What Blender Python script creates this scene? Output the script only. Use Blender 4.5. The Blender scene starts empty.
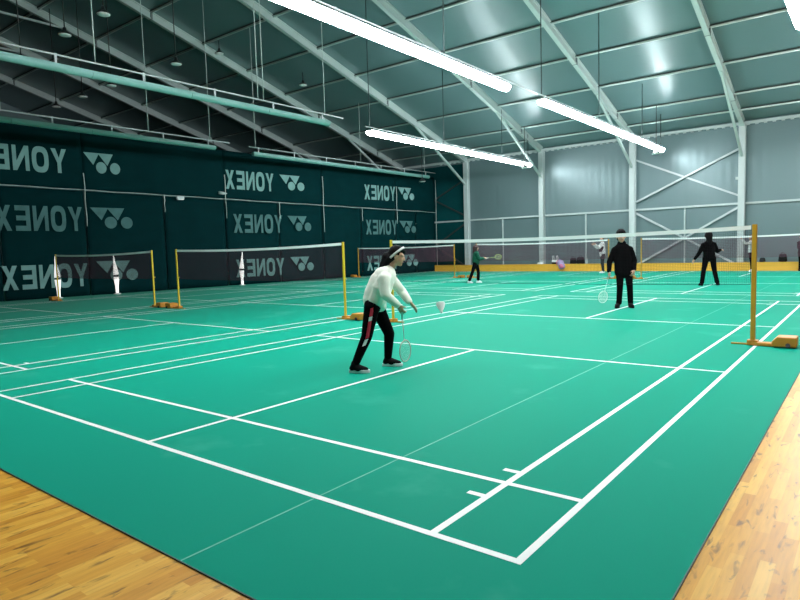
import bpy, bmesh, math, random
import numpy as np
from mathutils import Vector, Matrix

random.seed(7)
SC = bpy.context.scene
COL = SC.collection

# ------------------------------------------------------------------ camera, world, exposure
YAW, PITCH, ROLL = 0.66479565, -0.08164186, -0.02940126
FOCAL = 607.047
CAM = Vector((1.16395, -2.26846, 1.36155))
_f = Vector((-math.sin(YAW)*math.cos(PITCH), math.cos(YAW)*math.cos(PITCH), math.sin(PITCH)))
_r = Vector((math.cos(YAW), math.sin(YAW), 0))
_u = _r.cross(_f)
_r2 = _r*math.cos(ROLL) + _u*math.sin(ROLL)
_u2 = -_r*math.sin(ROLL) + _u*math.cos(ROLL)
cam = bpy.data.cameras.new('camera'); camo = bpy.data.objects.new('camera', cam); COL.objects.link(camo)
cam.sensor_fit = 'HORIZONTAL'; cam.sensor_width = 36.0; cam.lens = FOCAL/800*36.0
cam.clip_start = 0.05; cam.clip_end = 200
camo.matrix_world = Matrix(((_r2.x, _u2.x, -_f.x, CAM.x), (_r2.y, _u2.y, -_f.y, CAM.y), (_r2.z, _u2.z, -_f.z, CAM.z), (0, 0, 0, 1)))
SC.camera = camo

world = bpy.data.worlds.new('world'); SC.world = world; world.use_nodes = True
world.node_tree.nodes['Background'].inputs[0].default_value = (0.55, 0.75, 0.85, 1)
world.node_tree.nodes['Background'].inputs[1].default_value = 0.02

SC.view_settings.view_transform = 'Standard'; SC.view_settings.look = 'None'
SC.view_settings.gamma = 1.0; SC.view_settings.use_curve_mapping = False
SC.view_settings.exposure = 0.0
LED = 75.0            # radiance of the lit light lines

# ------------------------------------------------------------------ materials
def S(r, g, b):       # sRGB 0-255 to linear
    def c(v):
        v /= 255.0
        return v/12.92 if v <= 0.04045 else ((v+0.055)/1.055)**2.4
    return (c(r), c(g), c(b), 1)

def lin(c): return c if len(c) == 4 else (*c, 1)

def mat(name, color, rough=0.5, metal=0.0, spec=0.5, emit=None, estr=0.0, var=0.0, vscale=6.0, bump=0.0, bscale=40.0, coord='Object', stretch=(1, 1, 1)):
    m = bpy.data.materials.new(name); m.use_nodes = True
    nt = m.node_tree; b = nt.nodes['Principled BSDF']
    color = lin(color)
    b.inputs['Base Color'].default_value = color
    b.inputs['Roughness'].default_value = rough
    b.inputs['Metallic'].default_value = metal
    b.inputs['Specular IOR Level'].default_value = spec
    if emit:
        b.inputs['Emission Color'].default_value = lin(emit); b.inputs['Emission Strength'].default_value = estr
    if var or bump:
        tc = nt.nodes.new('ShaderNodeTexCoord'); mp = nt.nodes.new('ShaderNodeMapping')
        mp.inputs['Scale'].default_value = stretch
        nt.links.new(tc.outputs[coord], mp.inputs[0])
        if var:
            n = nt.nodes.new('ShaderNodeTexNoise'); n.inputs['Scale'].default_value = vscale; n.inputs['Detail'].default_value = 5
            nt.links.new(mp.outputs[0], n.inputs['Vector'])
            mx = nt.nodes.new('ShaderNodeMixRGB'); mx.blend_type = 'MIX'
            lo = tuple(max(0, v*(1-var)) for v in color[:3]); hi = tuple(min(1, v*(1+var)) for v in color[:3])
            mx.inputs[1].default_value = (*lo, 1); mx.inputs[2].default_value = (*hi, 1)
            nt.links.new(n.outputs['Fac'], mx.inputs[0]); nt.links.new(mx.outputs[0], b.inputs['Base Color'])
        if bump:
            n2 = nt.nodes.new('ShaderNodeTexNoise'); n2.inputs['Scale'].default_value = bscale; n2.inputs['Detail'].default_value = 4
            nt.links.new(mp.outputs[0], n2.inputs['Vector'])
            bp = nt.nodes.new('ShaderNodeBump'); bp.inputs['Strength'].default_value = bump; bp.inputs['Distance'].default_value = 0.02
            nt.links.new(n2.outputs['Fac'], bp.inputs['Height']); nt.links.new(bp.outputs[0], b.inputs['Normal'])
    return m

def mat_feather():
    m = mat('shuttle_feather', (0.88, 0.90, 0.88), 0.7); nt = m.node_tree; b = nt.nodes['Principled BSDF']
    t = nt.nodes.new('ShaderNodeBsdfTranslucent'); t.inputs[0].default_value = (0.88, 0.90, 0.88, 1)
    x = nt.nodes.new('ShaderNodeMixShader'); x.inputs[0].default_value = 0.15
    nt.links.new(b.outputs[0], x.inputs[1]); nt.links.new(t.outputs[0], x.inputs[2]); nt.links.new(x.outputs[0], nt.nodes['Material Output'].inputs[0])
    return m

def mat_wood():
    m = bpy.data.materials.new('plank_wood'); m.use_nodes = True
    nt = m.node_tree; N = nt.nodes.new; L = nt.links.new; b = nt.nodes['Principled BSDF']
    tc = N('ShaderNodeTexCoord'); mp = N('ShaderNodeMapping'); mp.inputs['Rotation'].default_value = (0, 0, math.radians(90))
    L(tc.outputs['Object'], mp.inputs[0])
    br = N('ShaderNodeTexBrick'); br.offset = 0.37; br.offset_frequency = 2; br.squash = 1.0
    br.inputs['Color1'].default_value = (0, 0, 0, 1); br.inputs['Color2'].default_value = (1, 1, 1, 1); br.inputs['Mortar'].default_value = (0.2, 0.2, 0.2, 1)
    br.inputs['Scale'].default_value = 1.0; br.inputs['Brick Width'].default_value = 0.46; br.inputs['Row Height'].default_value = 0.058
    br.inputs['Mortar Size'].default_value = 0.0008; br.inputs['Bias'].default_value = 0.0
    L(mp.outputs[0], br.inputs['Vector'])
    cr = N('ShaderNodeValToRGB'); e = cr.color_ramp.elements
    e[0].color = (0.60, 0.26, 0.024, 1); e[1].color = (0.80, 0.455, 0.075, 1); cr.color_ramp.interpolation = 'LINEAR'
    k = cr.color_ramp.elements.new(0.5); k.color = (0.72, 0.36, 0.042, 1)
    L(br.outputs['Color'], cr.inputs[0])
    # grain, stretched along the boards (y)
    mg = N('ShaderNodeMapping'); mg.inputs['Scale'].default_value = (60, 5, 1); L(tc.outputs['Object'], mg.inputs[0])
    ng = N('ShaderNodeTexNoise'); ng.inputs['Scale'].default_value = 1.0; ng.inputs['Detail'].default_value = 6; L(mg.outputs[0], ng.inputs['Vector'])
    m1 = N('ShaderNodeMixRGB'); m1.blend_type = 'MULTIPLY'; m1.inputs[0].default_value = 0.35
    rg = N('ShaderNodeValToRGB'); rg.color_ramp.elements[0].position = 0.3; rg.color_ramp.elements[0].color = (0.55, 0.5, 0.45, 1); rg.color_ramp.elements[1].position = 0.6; rg.color_ramp.elements[1].color = (1, 1, 1, 1)
    L(ng.outputs['Fac'], rg.inputs[0]); L(cr.outputs[0], m1.inputs[1]); L(rg.outputs[0], m1.inputs[2])
    # dark knots and streaks
    mk = N('ShaderNodeMapping'); mk.inputs['Scale'].default_value = (24, 6.5, 1); L(tc.outputs['Object'], mk.inputs[0])
    nk = N('ShaderNodeTexNoise'); nk.inputs['Scale'].default_value = 1.0; nk.inputs['Detail'].default_value = 3; nk.inputs['Distortion'].default_value = 0.6; L(mk.outputs[0], nk.inputs['Vector'])
    rk = N('ShaderNodeValToRGB'); rk.color_ramp.elements[0].position = 0.59; rk.color_ramp.elements[0].color = (0, 0, 0, 1); rk.color_ramp.elements[1].position = 0.72; rk.color_ramp.elements[1].color = (1, 1, 1, 1)
    L(nk.outputs['Fac'], rk.inputs[0])
    m2 = N('ShaderNodeMixRGB'); m2.inputs[2].default_value = (0.13, 0.055, 0.012, 1)
    sc = N('ShaderNodeMath'); sc.operation = 'MULTIPLY'; sc.inputs[1].default_value = 0.8; L(rk.outputs[0], sc.inputs[0])
    L(sc.outputs[0], m2.inputs[0]); L(m1.outputs[0], m2.inputs[1]); L(m2.outputs[0], b.inputs['Base Color'])
    b.inputs['Roughness'].default_value = 0.34; b.inputs['Specular IOR Level'].default_value = 0.13
    bp = N('ShaderNodeBump'); bp.inputs['Strength'].default_value = 0.15; bp.inputs['Distance'].default_value = 0.002
    L(br.outputs['Fac'], bp.inputs['Height']); bp.invert = True; L(bp.outputs[0], b.inputs['Normal'])
    return m

def mat_turf():
    m = bpy.data.materials.new('green_vinyl'); m.use_nodes = True
    nt = m.node_tree; N = nt.nodes.new; L = nt.links.new; b = nt.nodes['Principled BSDF']
    tc = N('ShaderNodeTexCoord')
    n1 = N('ShaderNodeTexNoise'); n1.inputs['Scale'].default_value = 0.9; n1.inputs['Detail'].default_value = 5; n1.inputs['Roughness'].default_value = 0.55
    L(tc.outputs['Object'], n1.inputs['Vector'])
    r1 = N('ShaderNodeValToRGB'); r1.color_ramp.elements[0].position = 0.6; r1.color_ramp.elements[0].color = (0, 0, 0, 1); r1.color_ramp.elements[1].position = 0.78; r1.color_ramp.elements[1].color = (1, 1, 1, 1)
    L(n1.outputs['Fac'], r1.inputs[0])
    mx = N('ShaderNodeMixRGB'); mx.inputs[1].default_value = TURF; mx.inputs[2].default_value = (0.075, 0.42, 0.30, 1)   # chalky wear patches
    sc = N('ShaderNodeMath'); sc.operation = 'MULTIPLY'; sc.inputs[1].default_value = 0.5; L(r1.outputs[0], sc.inputs[0]); L(sc.outputs[0], mx.inputs[0])
    L(mx.outputs[0], b.inputs['Base Color'])
    b.inputs['Roughness'].default_value = 0.6; b.inputs['Specular IOR Level'].default_value = 0.025
    b.inputs['Sheen Weight'].default_value = 0.07; b.inputs['Sheen Roughness'].default_value = 0.35; b.inputs['Sheen Tint'].default_value = (0.85, 1, 0.95, 1)
    n2 = N('ShaderNodeTexNoise'); n2.inputs['Scale'].default_value = 300; L(tc.outputs['Object'], n2.inputs['Vector'])
    bp = N('ShaderNodeBump'); bp.inputs['Strength'].default_value = 0.08; bp.inputs['Distance'].default_value = 0.002
    L(n2.outputs['Fac'], bp.inputs['Height']); L(bp.outputs[0], b.inputs['Normal'])
    return m

def mat_ribbed(name, color, rough, axis, period, strength, spec=0.5, metal=0.0):
    m = mat(name, color, rough, metal, spec)
    nt = m.node_tree; N = nt.nodes.new; L = nt.links.new; b = nt.nodes['Principled BSDF']
    tc = N('ShaderNodeTexCoord'); w = N('ShaderNodeTexWave'); w.wave_type = 'BANDS'; w.bands_direction = axis; w.wave_profile = 'SIN'
    w.inputs['Scale'].default_value = 1.0/period*0.314; w.inputs['Distortion'].default_value = 1.2; w.inputs['Detail'].default_value = 2
    L(tc.outputs['Object'], w.inputs['Vector'])
    bp = N('ShaderNodeBump'); bp.inputs['Strength'].default_value = strength; bp.inputs['Distance'].default_value = 0.03
    L(w.outputs['Fac'], bp.inputs['Height']); L(bp.outputs[0], b.inputs['Normal'])
    return m

TURF = (0.0002, 0.275, 0.182, 1)
M = {}
M['wood'] = mat_wood()
M['turf'] = mat_turf()
M['line'] = mat('court_line_white', (0.78, 0.80, 0.78), 0.5, var=0.06, vscale=9)
M['seam'] = mat('mat_seam', (0.05, 0.38, 0.27), 0.5)
M['mat_edge'] = mat('mat_edge_dark', (0.01, 0.035, 0.025), 0.6)
M['wall'] = mat_ribbed('grey_wall_panel', (0.138, 0.200, 0.212), 0.34, 'X', 0.36, 0.14, metal=0.30)
M['roof'] = mat_ribbed('roof_membrane', (0.094, 0.165, 0.172), 0.28, 'X', 2.4, 0.10, 0.5, 0.15)
M['dark'] = mat('dark_plain', (0.06, 0.075, 0.08), 0.7)
M['alu'] = mat('aluminium_frame', (0.40, 0.48, 0.465), 0.38, 0.25, var=0.08, vscale=2)
M['bracket'] = mat('bracket_grey', (0.13, 0.16, 0.16), 0.5)
M['gap_shadow'] = mat('gap_shadow_dark', (0.05, 0.06, 0.06), 0.5)  # dark tone for the shadow gap along the purlins
M['white_paint'] = mat('white_paint', (0.74, 0.77, 0.77), 0.4)
M['white_steel'] = mat('white_steel', (0.42, 0.47, 0.47), 0.4, var=0.04, vscale=3)
M['curtain'] = mat('teal_curtain_cloth', (0.0002, 0.0190, 0.0215), 0.8, 0, 0.05, var=0.22, vscale=1.1, bump=0.25, bscale=3.0, stretch=(1, 1, 2.2))
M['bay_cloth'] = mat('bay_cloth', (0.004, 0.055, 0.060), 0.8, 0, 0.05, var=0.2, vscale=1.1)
M['print'] = mat('pale_print', (0.17, 0.31, 0.30), 0.7, 0, 0.1, var=0.25, vscale=3.5)
M['print_worn'] = mat('worn_print', (0.065, 0.15, 0.15), 0.7, 0, 0.1, var=0.35, vscale=3.5)
M['cord'] = mat('pale_cord_gap_light', (0.45, 0.52, 0.50), 0.6)  # cords and pale wires, plus light painted into the curtain gaps
M['led'] = mat('lit_diffuser', (0.9, 0.93, 0.95), 0.4, emit=(0.93, 0.98, 1.0), estr=LED)
M['unlit'] = mat('unlit_diffuser', (0.20, 0.40, 0.375), 0.4)
M['channel'] = mat('light_channel', (0.46, 0.5, 0.52), 0.4, 0.2)
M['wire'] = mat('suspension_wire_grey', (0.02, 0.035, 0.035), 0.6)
M['lamp_black'] = mat('lamp_shade_black', (0.02, 0.022, 0.022), 0.4)
M['lamp_white'] = mat('lamp_lens_white', (0.75, 0.78, 0.76), 0.4)
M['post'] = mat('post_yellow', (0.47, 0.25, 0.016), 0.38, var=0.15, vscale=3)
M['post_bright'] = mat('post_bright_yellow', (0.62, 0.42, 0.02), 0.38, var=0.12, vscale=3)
M['orange'] = mat('base_orange', (0.50, 0.20, 0.018), 0.45, var=0.15, vscale=5)
M['black_rub'] = mat('black_rubber', (0.012, 0.012, 0.012), 0.6)
M['tape'] = mat('net_tape_white', (0.80, 0.82, 0.82), 0.6)
M['net_thin'] = mat('net_cord_grey', (0.014, 0.010, 0.012), 0.9, 0, 0.05)
M['net_dark'] = mat('net_cord_dark', (0.045, 0.024, 0.032), 0.9, 0, 0.05)
M['net_brown'] = mat('net_cord_maroon', (0.100, 0.034, 0.060), 0.7)
M['ledge'] = mat('ledge_yellow_wood', (0.80, 0.42, 0.045), 0.45, var=0.14, vscale=1.6, stretch=(0.5, 3, 6))
M['skin'] = mat('skin', (0.60, 0.33, 0.22), 0.5, var=0.05, vscale=20)
M['skin2'] = mat('skin_tan', (0.58, 0.31, 0.22), 0.5, var=0.05, vscale=20)
M['eye'] = mat('eye_dark', (0.02, 0.015, 0.012), 0.25)
M['lip'] = mat('lips', (0.36, 0.11, 0.09), 0.45)
M['hair'] = mat('black_hair', (0.0032, 0.0027, 0.0036), 0.6, 0, 0.10, var=0.4, vscale=40, bump=0.3, bscale=90)
M['hair_red'] = mat('dark_red_hair', (0.045, 0.014, 0.016), 0.42, bump=0.3, bscale=90)
M['hair_brown'] = mat('brown_hair', (0.09, 0.040, 0.022), 0.42, bump=0.3, bscale=90)
M['cream'] = mat('cream_fleece', (0.86, 0.865, 0.77), 0.85, var=0.06, vscale=8, bump=0.35, bscale=14)
M['white_cloth'] = mat('white_cloth', (0.76, 0.76, 0.75), 0.85, bump=0.3, bscale=16)
M['black_cloth'] = mat('black_cloth', (0.0022, 0.0022, 0.0026), 0.9, 0, 0.05, bump=0.4, bscale=12)
M['black_knit'] = mat('black_knit', (0.0020, 0.0020, 0.0025), 0.9, 0, 0.05, bump=0.4, bscale=10)
M['grey_cloth'] = mat('dark_grey_cloth', (0.022, 0.024, 0.027), 0.85, 0, 0.2, bump=0.3, bscale=12)
M['green_cloth'] = mat('green_jacket_cloth', (0.004, 0.085, 0.048), 0.8, 0, 0.2, bump=0.4, bscale=12)
M['red'] = mat('red_stripe', (0.55, 0.015, 0.045), 0.6)
M['shoe_black'] = mat('shoe_black', (0.0035, 0.003, 0.0035), 0.7, 0, 0.1, bump=0.2, bscale=60)
M['shoe_white'] = mat('shoe_white', (0.75, 0.76, 0.76), 0.5)
M['racket_pink'] = mat('racket_pale_pink', (0.62, 0.42, 0.36), 0.35)
M['racket_white'] = mat('racket_white', (0.72, 0.75, 0.72), 0.35)
M['racket_lime'] = mat('racket_lime', (0.50, 0.62, 0.12), 0.35)
M['string'] = mat('racket_string', (0.70, 0.72, 0.68), 0.5)
M['string_lime'] = mat('racket_string_lime', (0.58, 0.66, 0.30), 0.5)
M['feather'] = mat_feather()
M['cork'] = mat('shuttle_cork', (0.80, 0.78, 0.72), 0.6)
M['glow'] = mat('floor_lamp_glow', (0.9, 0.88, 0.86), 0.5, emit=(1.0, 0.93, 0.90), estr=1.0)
M['bag_black'] = mat('bag_black_nylon', (0.006, 0.006, 0.007), 0.7, 0, 0.2, bump=0.4, bscale=20)
M['bag_pink'] = mat('bag_pink', (0.55, 0.14, 0.26), 0.6, var=0.55, vscale=9)
M['bag_lilac'] = mat('bag_lilac', (0.36, 0.28, 0.50), 0.6)

# ------------------------------------------------------------------ mesh helpers
class MB:
    def __init__(self): self.v = []; self.f = []; self.m = []; self.cm = 0
    def add(self, vs, fs):
        o = len(self.v); self.v += [tuple(x) for x in vs]; self.f += [tuple(i+o for i in f) for f in fs]; self.m += [self.cm]*len(fs); return self
    def box(self, lo, hi):
        x0, y0, z0 = lo; x1, y1, z1 = hi
        return self.add([(x0, y0, z0), (x1, y0, z0), (x1, y1, z0), (x0, y1, z0), (x0, y0, z1), (x1, y0, z1), (x1, y1, z1), (x0, y1, z1)],
                        [(3, 2, 1, 0), (4, 5, 6, 7), (0, 1, 5, 4), (1, 2, 6, 5), (2, 3, 7, 6), (3, 0, 4, 7)])
    def bar(self, p, q, w, h, up=(0, 0, 1)):
        p = Vector(p); q = Vector(q); d = (q-p).normalized(); s = d.cross(Vector(up))
        if s.length < 1e-5: s = d.cross(Vector((1, 0, 0)))
        s.normalize(); u = s.cross(d); vs = []
        for c in (p, q):
            for a, b in ((-1, -1), (1, -1), (1, 1), (-1, 1)): vs.append(c+s*(a*w/2)+u*(b*h/2))
        return self.add(vs, [(3, 2, 1, 0), (4, 5, 6, 7), (0, 1, 5, 4), (1, 2, 6, 5), (2, 3, 7, 6), (3, 0, 4, 7)])
    def tube(self, pts, r, n=8, closed=False, cap=True):
        pts = [Vector(p) for p in pts]; k = len(pts); R = r if isinstance(r, (list, tuple)) else [r]*k
        vs = []; ref = None
        for i, p in enumerate(pts):
            if closed: d = pts[(i+1) % k]-pts[i-1]
            else: d = pts[min(i+1, k-1)]-pts[max(i-1, 0)]
            d.normalize()
            if ref is None:
                ref = d.cross(Vector((0, 0, 1)))
                if ref.length < 1e-4: ref = Vector((1, 0, 0))
            ref = (ref-d*ref.dot(d)).normalized(); o = d.cross(ref)
            for j in range(n):
                t = 2*math.pi*j/n; vs.append(p+ref*(R[i]*math.cos(t))+o*(R[i]*math.sin(t)))
        fs = []
        for i in range(k if closed else k-1):
            a = i*n; b = ((i+1) % k)*n
            for j in range(n): fs.append((a+j, a+(j+1) % n, b+(j+1) % n, b+j))
        if cap and not closed: fs.append(tuple(range(n-1, -1, -1))); fs.append(tuple((k-1)*n+j for j in range(n)))
        return self.add(vs, fs)
    def ell(self, c, r, A=None, n=14, m=9):
        c = Vector(c); vs = []; fs = []
        A = A or Matrix.Identity(3)
        vs.append(c+A @ Vector((0, 0, -r[2])))
        for i in range(1, m):
            ph = -math.pi/2+math.pi*i/m
            for j in range(n):
                t = 2*math.pi*j/n
                vs.append(c+A @ Vector((r[0]*math.cos(ph)*math.cos(t), r[1]*math.cos(ph)*math.sin(t), r[2]*math.sin(ph))))
        vs.append(c+A @ Vector((0, 0, r[2])))
        for j in range(n): fs.append((0, 1+(j+1) % n, 1+j))
        for i in range(m-2):
            for j in range(n):
                a = 1+i*n; fs.append((a+j, a+(j+1) % n, a+n+(j+1) % n, a+n+j))
        t = len(vs)-1; a = 1+(m-2)*n
        for j in range(n): fs.append((a+j, a+(j+1) % n, t))
        return self.add(vs, fs)
    def cap(self, p, q, r1, r2, lat=None, k=1.0, n=14):
        """tapered capsule, cross-section widened k times along lat"""
        p = Vector(p); q = Vector(q); d = q-p; ln = d.length
        d = d/ln if ln > 1e-6 else Vector((0, 0, 1))
        a = Vector(lat) if lat is not None else d.cross(Vector((0.3, 0.9, 0.1)))
        a = (a-d*a.dot(d)).normalized(); b = d.cross(a); vs = []; fs = []; rings = []
        for i in range(1, 5):
            t = math.pi/2*i/4; rings.append((p-d*(r1*math.cos(t)), r1*math.sin(t)))
        for i in range(0, 4):
            t = math.pi/2*(4-i)/4; rings.append((q+d*(r2*math.cos(t)), r2*math.sin(t)))
        vs.append(p-d*r1)
        for c, r in rings:
            for j in range(n):
                t = 2*math.pi*j/n; vs.append(c+a*(k*r*math.cos(t))+b*(r*math.sin(t)))
        vs.append(q+d*r2)
        for j in range(n): fs.append((0, 1+(j+1) % n, 1+j))
        for i in range(len(rings)-1):
            o = 1+i*n
            for j in range(n): fs.append((o+j, o+(j+1) % n, o+n+(j+1) % n, o+n+j))
        t = len(vs)-1; o = 1+(len(rings)-1)*n
        for j in range(n): fs.append((o+j, o+(j+1) % n, t))
        return self.add(vs, fs)
    def lathe(self, c, prof, n=20, axis=(0, 0, 1)):
        c = Vector(c); w = Vector(axis).normalized(); a = w.cross(Vector((0.2, 1, 0.1))).normalized(); b = w.cross(a); vs = []; fs = []
        for r, z in prof:
            for j in range(n):
                t = 2*math.pi*j/n; vs.append(c+w*z+a*(r*math.cos(t))+b*(r*math.sin(t)))
        for i in range(len(prof)-1):
            for j in range(n): fs.append((i*n+j, i*n+(j+1) % n, (i+1)*n+(j+1) % n, (i+1)*n+j))
        fs.append(tuple(range(n-1, -1, -1))); fs.append(tuple((len(prof)-1)*n+j for j in range(n)))
        return self.add(vs, fs)
    def prism(self, poly, o, ex, ey, th):
        """extrude 2D polygon (concave allowed through ngon) in plane o+ex*x+ey*y by th along ex x ey"""
        o = Vector(o); ex = Vector(ex); ey = Vector(ey); nz = ex.cross(ey).normalized(); n = len(poly)
        vs = [o+ex*x+ey*y for x, y in poly]+[o+ex*x+ey*y+nz*th for x, y in poly]
        fs = [tuple(range(n-1, -1, -1)), tuple(range(n, 2*n))]+[(i, (i+1) % n, n+(i+1) % n, n+i) for i in range(n)]
        return self.add(vs, fs)

def finish(me, smooth, angle=None):
    for pl in me.polygons: pl.use_smooth = smooth and len(pl.vertices) < 5

def build(name, mb, mats, parent=None, smooth=False, bevel=0.0, loc=None):
    me = bpy.data.meshes.new(name); me.from_pydata([tuple(v) for v in mb.v], [], mb.f)
    mats = mats if isinstance(mats, (list, tuple)) else [mats]
    for k in mats: me.materials.append(M[k])
    for i, pl in enumerate(me.polygons): pl.material_index = min(mb.m[i], len(mats)-1)
    bm = bmesh.new(); bm.from_mesh(me); bmesh.ops.recalc_face_normals(bm, faces=bm.faces[:])
    if bevel:
        bmesh.ops.bevel(bm, geom=[e for e in bm.edges if e.is_manifold and e.calc_face_angle(0) > 0.6], offset=bevel, segments=2, affect='EDGES', profile=0.6, clamp_overlap=True)
    bm.to_mesh(me); bm.free()
    finish(me, smooth)
    ob = bpy.data.objects.new(name, me); COL.objects.link(ob)
    if loc is not None: ob.location = loc
    if parent is not None: ob.parent = parent
    return ob

def fuse(name, mb, mats, parent, voxel=0.012, smooth=4):
    """weld overlapping closed lumps into one continuous smooth surface"""
    me = bpy.data.meshes.new(name+'_raw'); me.from_pydata([tuple(v) for v in mb.v], [], mb.f)
    bm = bmesh.new(); bm.from_mesh(me)
    bmesh.ops.recalc_face_normals(bm, faces=bm.faces[:]); bm.to_mesh(me); bm.free()
    t = bpy.data.objects.new(name+'_raw', me); COL.objects.link(t)
    r = t.modifiers.new('r', 'REMESH'); r.mode = 'VOXEL'; r.voxel_size = voxel
    s = t.modifiers.new('s', 'SMOOTH'); s.factor = 0.5; s.iterations = smooth
    dg = bpy.context.evaluated_depsgraph_get()
    out = bpy.data.meshes.new_from_object(t.evaluated_get(dg)); out.name = name
    bpy.data.objects.remove(t); bpy.data.meshes.remove(me)
    out.materials.clear()
    for k in (mats if isinstance(mats, (list, tuple)) else [mats]): out.materials.append(M[k])
    finish(out, True)
    ob = bpy.data.objects.new(name, out); COL.objects.link(ob)
    if parent is not None: ob.parent = parent
    return ob

def tag(o, label=None, cat=None, group=None, kind=None):
    if label: o['label'] = label
    if cat: o['category'] = cat
    if group: o['group'] = group
    if kind: o['kind'] = kind
    return o

def thing(name, label, cat, loc=(0, 0, 0), rz=0.0, group=None):
    o = bpy.data.objects.new(name, None); COL.objects.link(o); o.location = loc; o.rotation_euler = (0, 0, rz); o.empty_display_size = 0.2
    return tag(o, label, cat, group)

def copy_tree(o, parent=None):
    c = o.copy(); COL.objects.link(c)
    if parent is not None: c.parent = parent
    for ch in list(o.children): copy_tree(ch, c)
    return c

# ------------------------------------------------------------------ setting
EAVE_Y, EAVE_Z, RIDGE_Y, SLOPE = 29.2, 6.69, 8.5, 0.287
def roof_z(y): return EAVE_Z+SLOPE*(EAVE_Y-y) if y >= RIDGE_Y else EAVE_Z+SLOPE*(EAVE_Y-2*RIDGE_Y+y)
X0, X1, Y0 = -42.0, 12.0, -12.2
MATX, MATY = 0.585, -0.83

tag(build('floor', MB().box((X0, Y0, -0.2), (X1, EAVE_Y+0.1, -0.006)), 'wood'), 'yellow plank wood floor', None, None, 'structure')
cm = MB().box((-41.9, MATY, -0.0058), (MATX, 28.62, 0.0))
cmat = tag(build('floor_covering', cm, 'turf'), 'green vinyl court floor covering', None, None, 'structure')
e = MB().box((MATX, MATY-0.006, -0.0058), (MATX+0.006, 28.62, 0.0006)).box((-41.9, MATY-0.006, -0.0058), (MATX, MATY, 0.0006))
build('edge_strip', e, 'mat_edge', cmat)
s = MB()
for x in (-1.26,): s.box((x-0.005, MATY, 0), (x+0.005, 28.6, 0.0006))
build('seam', s, 'seam', cmat)

tag(build('wall_back', MB().box((X0, EAVE_Y, 0), (X1, EAVE_Y+0.12, EAVE_Z+0.2)), 'wall'), None, None, None, 'structure')
tag(build('wall_front', MB().box((X0, Y0-0.12, 0), (X1, Y0, EAVE_Z+0.3)), 'wall'), None, None, None, 'structure')
def gable(x, nm):
    poly = [(Y0, 0), (EAVE_Y, 0), (EAVE_Y, EAVE_Z), (RIDGE_Y, roof_z(RIDGE_Y)), (Y0, EAVE_Z)]
    tag(build(nm, MB().prism(poly, (x, 0, 0), (0, 1, 0), (0, 0, 1), 0.12), 'wall'), None, None, None, 'structure')
gable(X0-0.12, 'wall_left'); gable(X1, 'wall_right')
rf = MB()
prof = [(EAVE_Y+0.15, roof_z(EAVE_Y+0.15)), (RIDGE_Y, roof_z(RIDGE_Y)), (Y0-0.15, roof_z(Y0-0.15))]
poly = prof+[(y, z+0.12) for y, z in reversed(prof)]
rf.prism(poly, (X0, 0, 0), (0, 1, 0), (0, 0, 1), X1-X0)
tag(build('ceiling', rf, 'roof'), 'pitched dark teal roof membrane', None, None, 'structure')

# court markings: lines laid on the green covering, one object per court
def court_lines(x0, y0):
    x0 += ROWX if y0 else 0.0
    b = MB(); W = 0.04; XL, YL = -6.1, 13.4; z = 0.0016
    def v(xc, ya, yb): b.box((x0+xc-W/2, y0+ya, 0.0002), (x0+xc+W/2, y0+yb, z))
    def h(yc, xa, xb): b.box((x0+xa, y0+yc-W/2, 0.0002), (x0+xb, y0+yc+W/2, z+0.0002))
    for x in (-0.02, -0.48, -3.05, -5.62, -6.08):
        if x == -3.05: v(x, 0, 4.72); v(x, 8.68, YL)
        else: v(x, 0, YL)
    for y in (0.02, 0.78, 4.70, 8.70, YL-0.78, YL-0.02): h(y, XL, 0)
    for yy in (0.55, 0.97):
        h(yy, -0.60, -0.50); h(YL-yy, -0.60, -0.50)
    build('court_lines', b, 'line', cmat)
ROWY = 14.9; ROWX = 0.2
COURTX = (0.0, -7.22, -14.4)
for x in COURTX:
    for y in (0.0, ROWY): court_lines(x, y)

# ------------------------------------------------------------------ hall frame
COLX = (-3.65, -8.45, -13.3, -18.1)
RAFX = (-3.65, -8.45, -13.3, -18.1, -22.9, -27.7, -32.5, -37.3)
raf_label = ['rightmost pale roof rafter, rising from the column beside the right net post',
             'roof rafter rising from the wall column left of the upper cross brace',
             'roof rafter rising from the third wall column, passing behind the long lit tube end',
             'roof rafter meeting the wall column nearest the green curtain, crossing the top centre',
             'first roof rafter landing behind the green curtain',
             'second roof rafter landing behind the green curtain, carrying a thin collar tie at upper left',
             'third roof rafter landing behind the green curtain, at the left picture edge',
             'fourth roof rafter landing behind the green curtain, lowest one at far left']
for i, x in enumerate(RAFX):
    t = thing('rafter', raf_label[i], 'rafter', (x, 0, 0), 0, 'roof rafters')
    a = Vector((0, EAVE_Y-0.12, roof_z(EAVE_Y-0.12))); c = Vector((0, RIDGE_Y, roof_z(RIDGE_Y))); nrm = Vector((0, -SLOPE, -1)).normalized()
    b = MB()
    b.bar(a+nrm*0.03, c+nrm*0.03, 0.17, 0.05, nrm); b.bar(a+nrm*0.17, c+nrm*0.17, 0.09, 0.24, nrm); b.bar(a+nrm*0.31, c+nrm*0.31, 0.17, 0.05, nrm)
    build('beam', b, 'alu', t)
    yk = 24.1
    build('knee_brace', MB().bar((0, EAVE_Y-0.25, 5.12), (0, yk, roof_z(yk)-0.33), 0.09, 0.12), 'alu', t)
    for y in (26.55, 21.7, 12.16): build('bracket', MB().box((-0.10, y-0.035, roof_z(y)-0.35), (0.10, y+0.035, roof_z(y)-0.05)), 'bracket', t)
    build('collar_tie', MB().bar((0, 10.9, roof_z(10.9)-0.25), (0, RIDGE_Y-2.4, roof_z(10.9)-0.25), 0.07, 0.09), 'alu', t)
col_label = ['pale steel wall column beside the right net post', 'pale steel wall column behind the man in black', 'pale steel wall column left of the bags on the ledge', 'pale steel wall column behind the player in green jacket']
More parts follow.
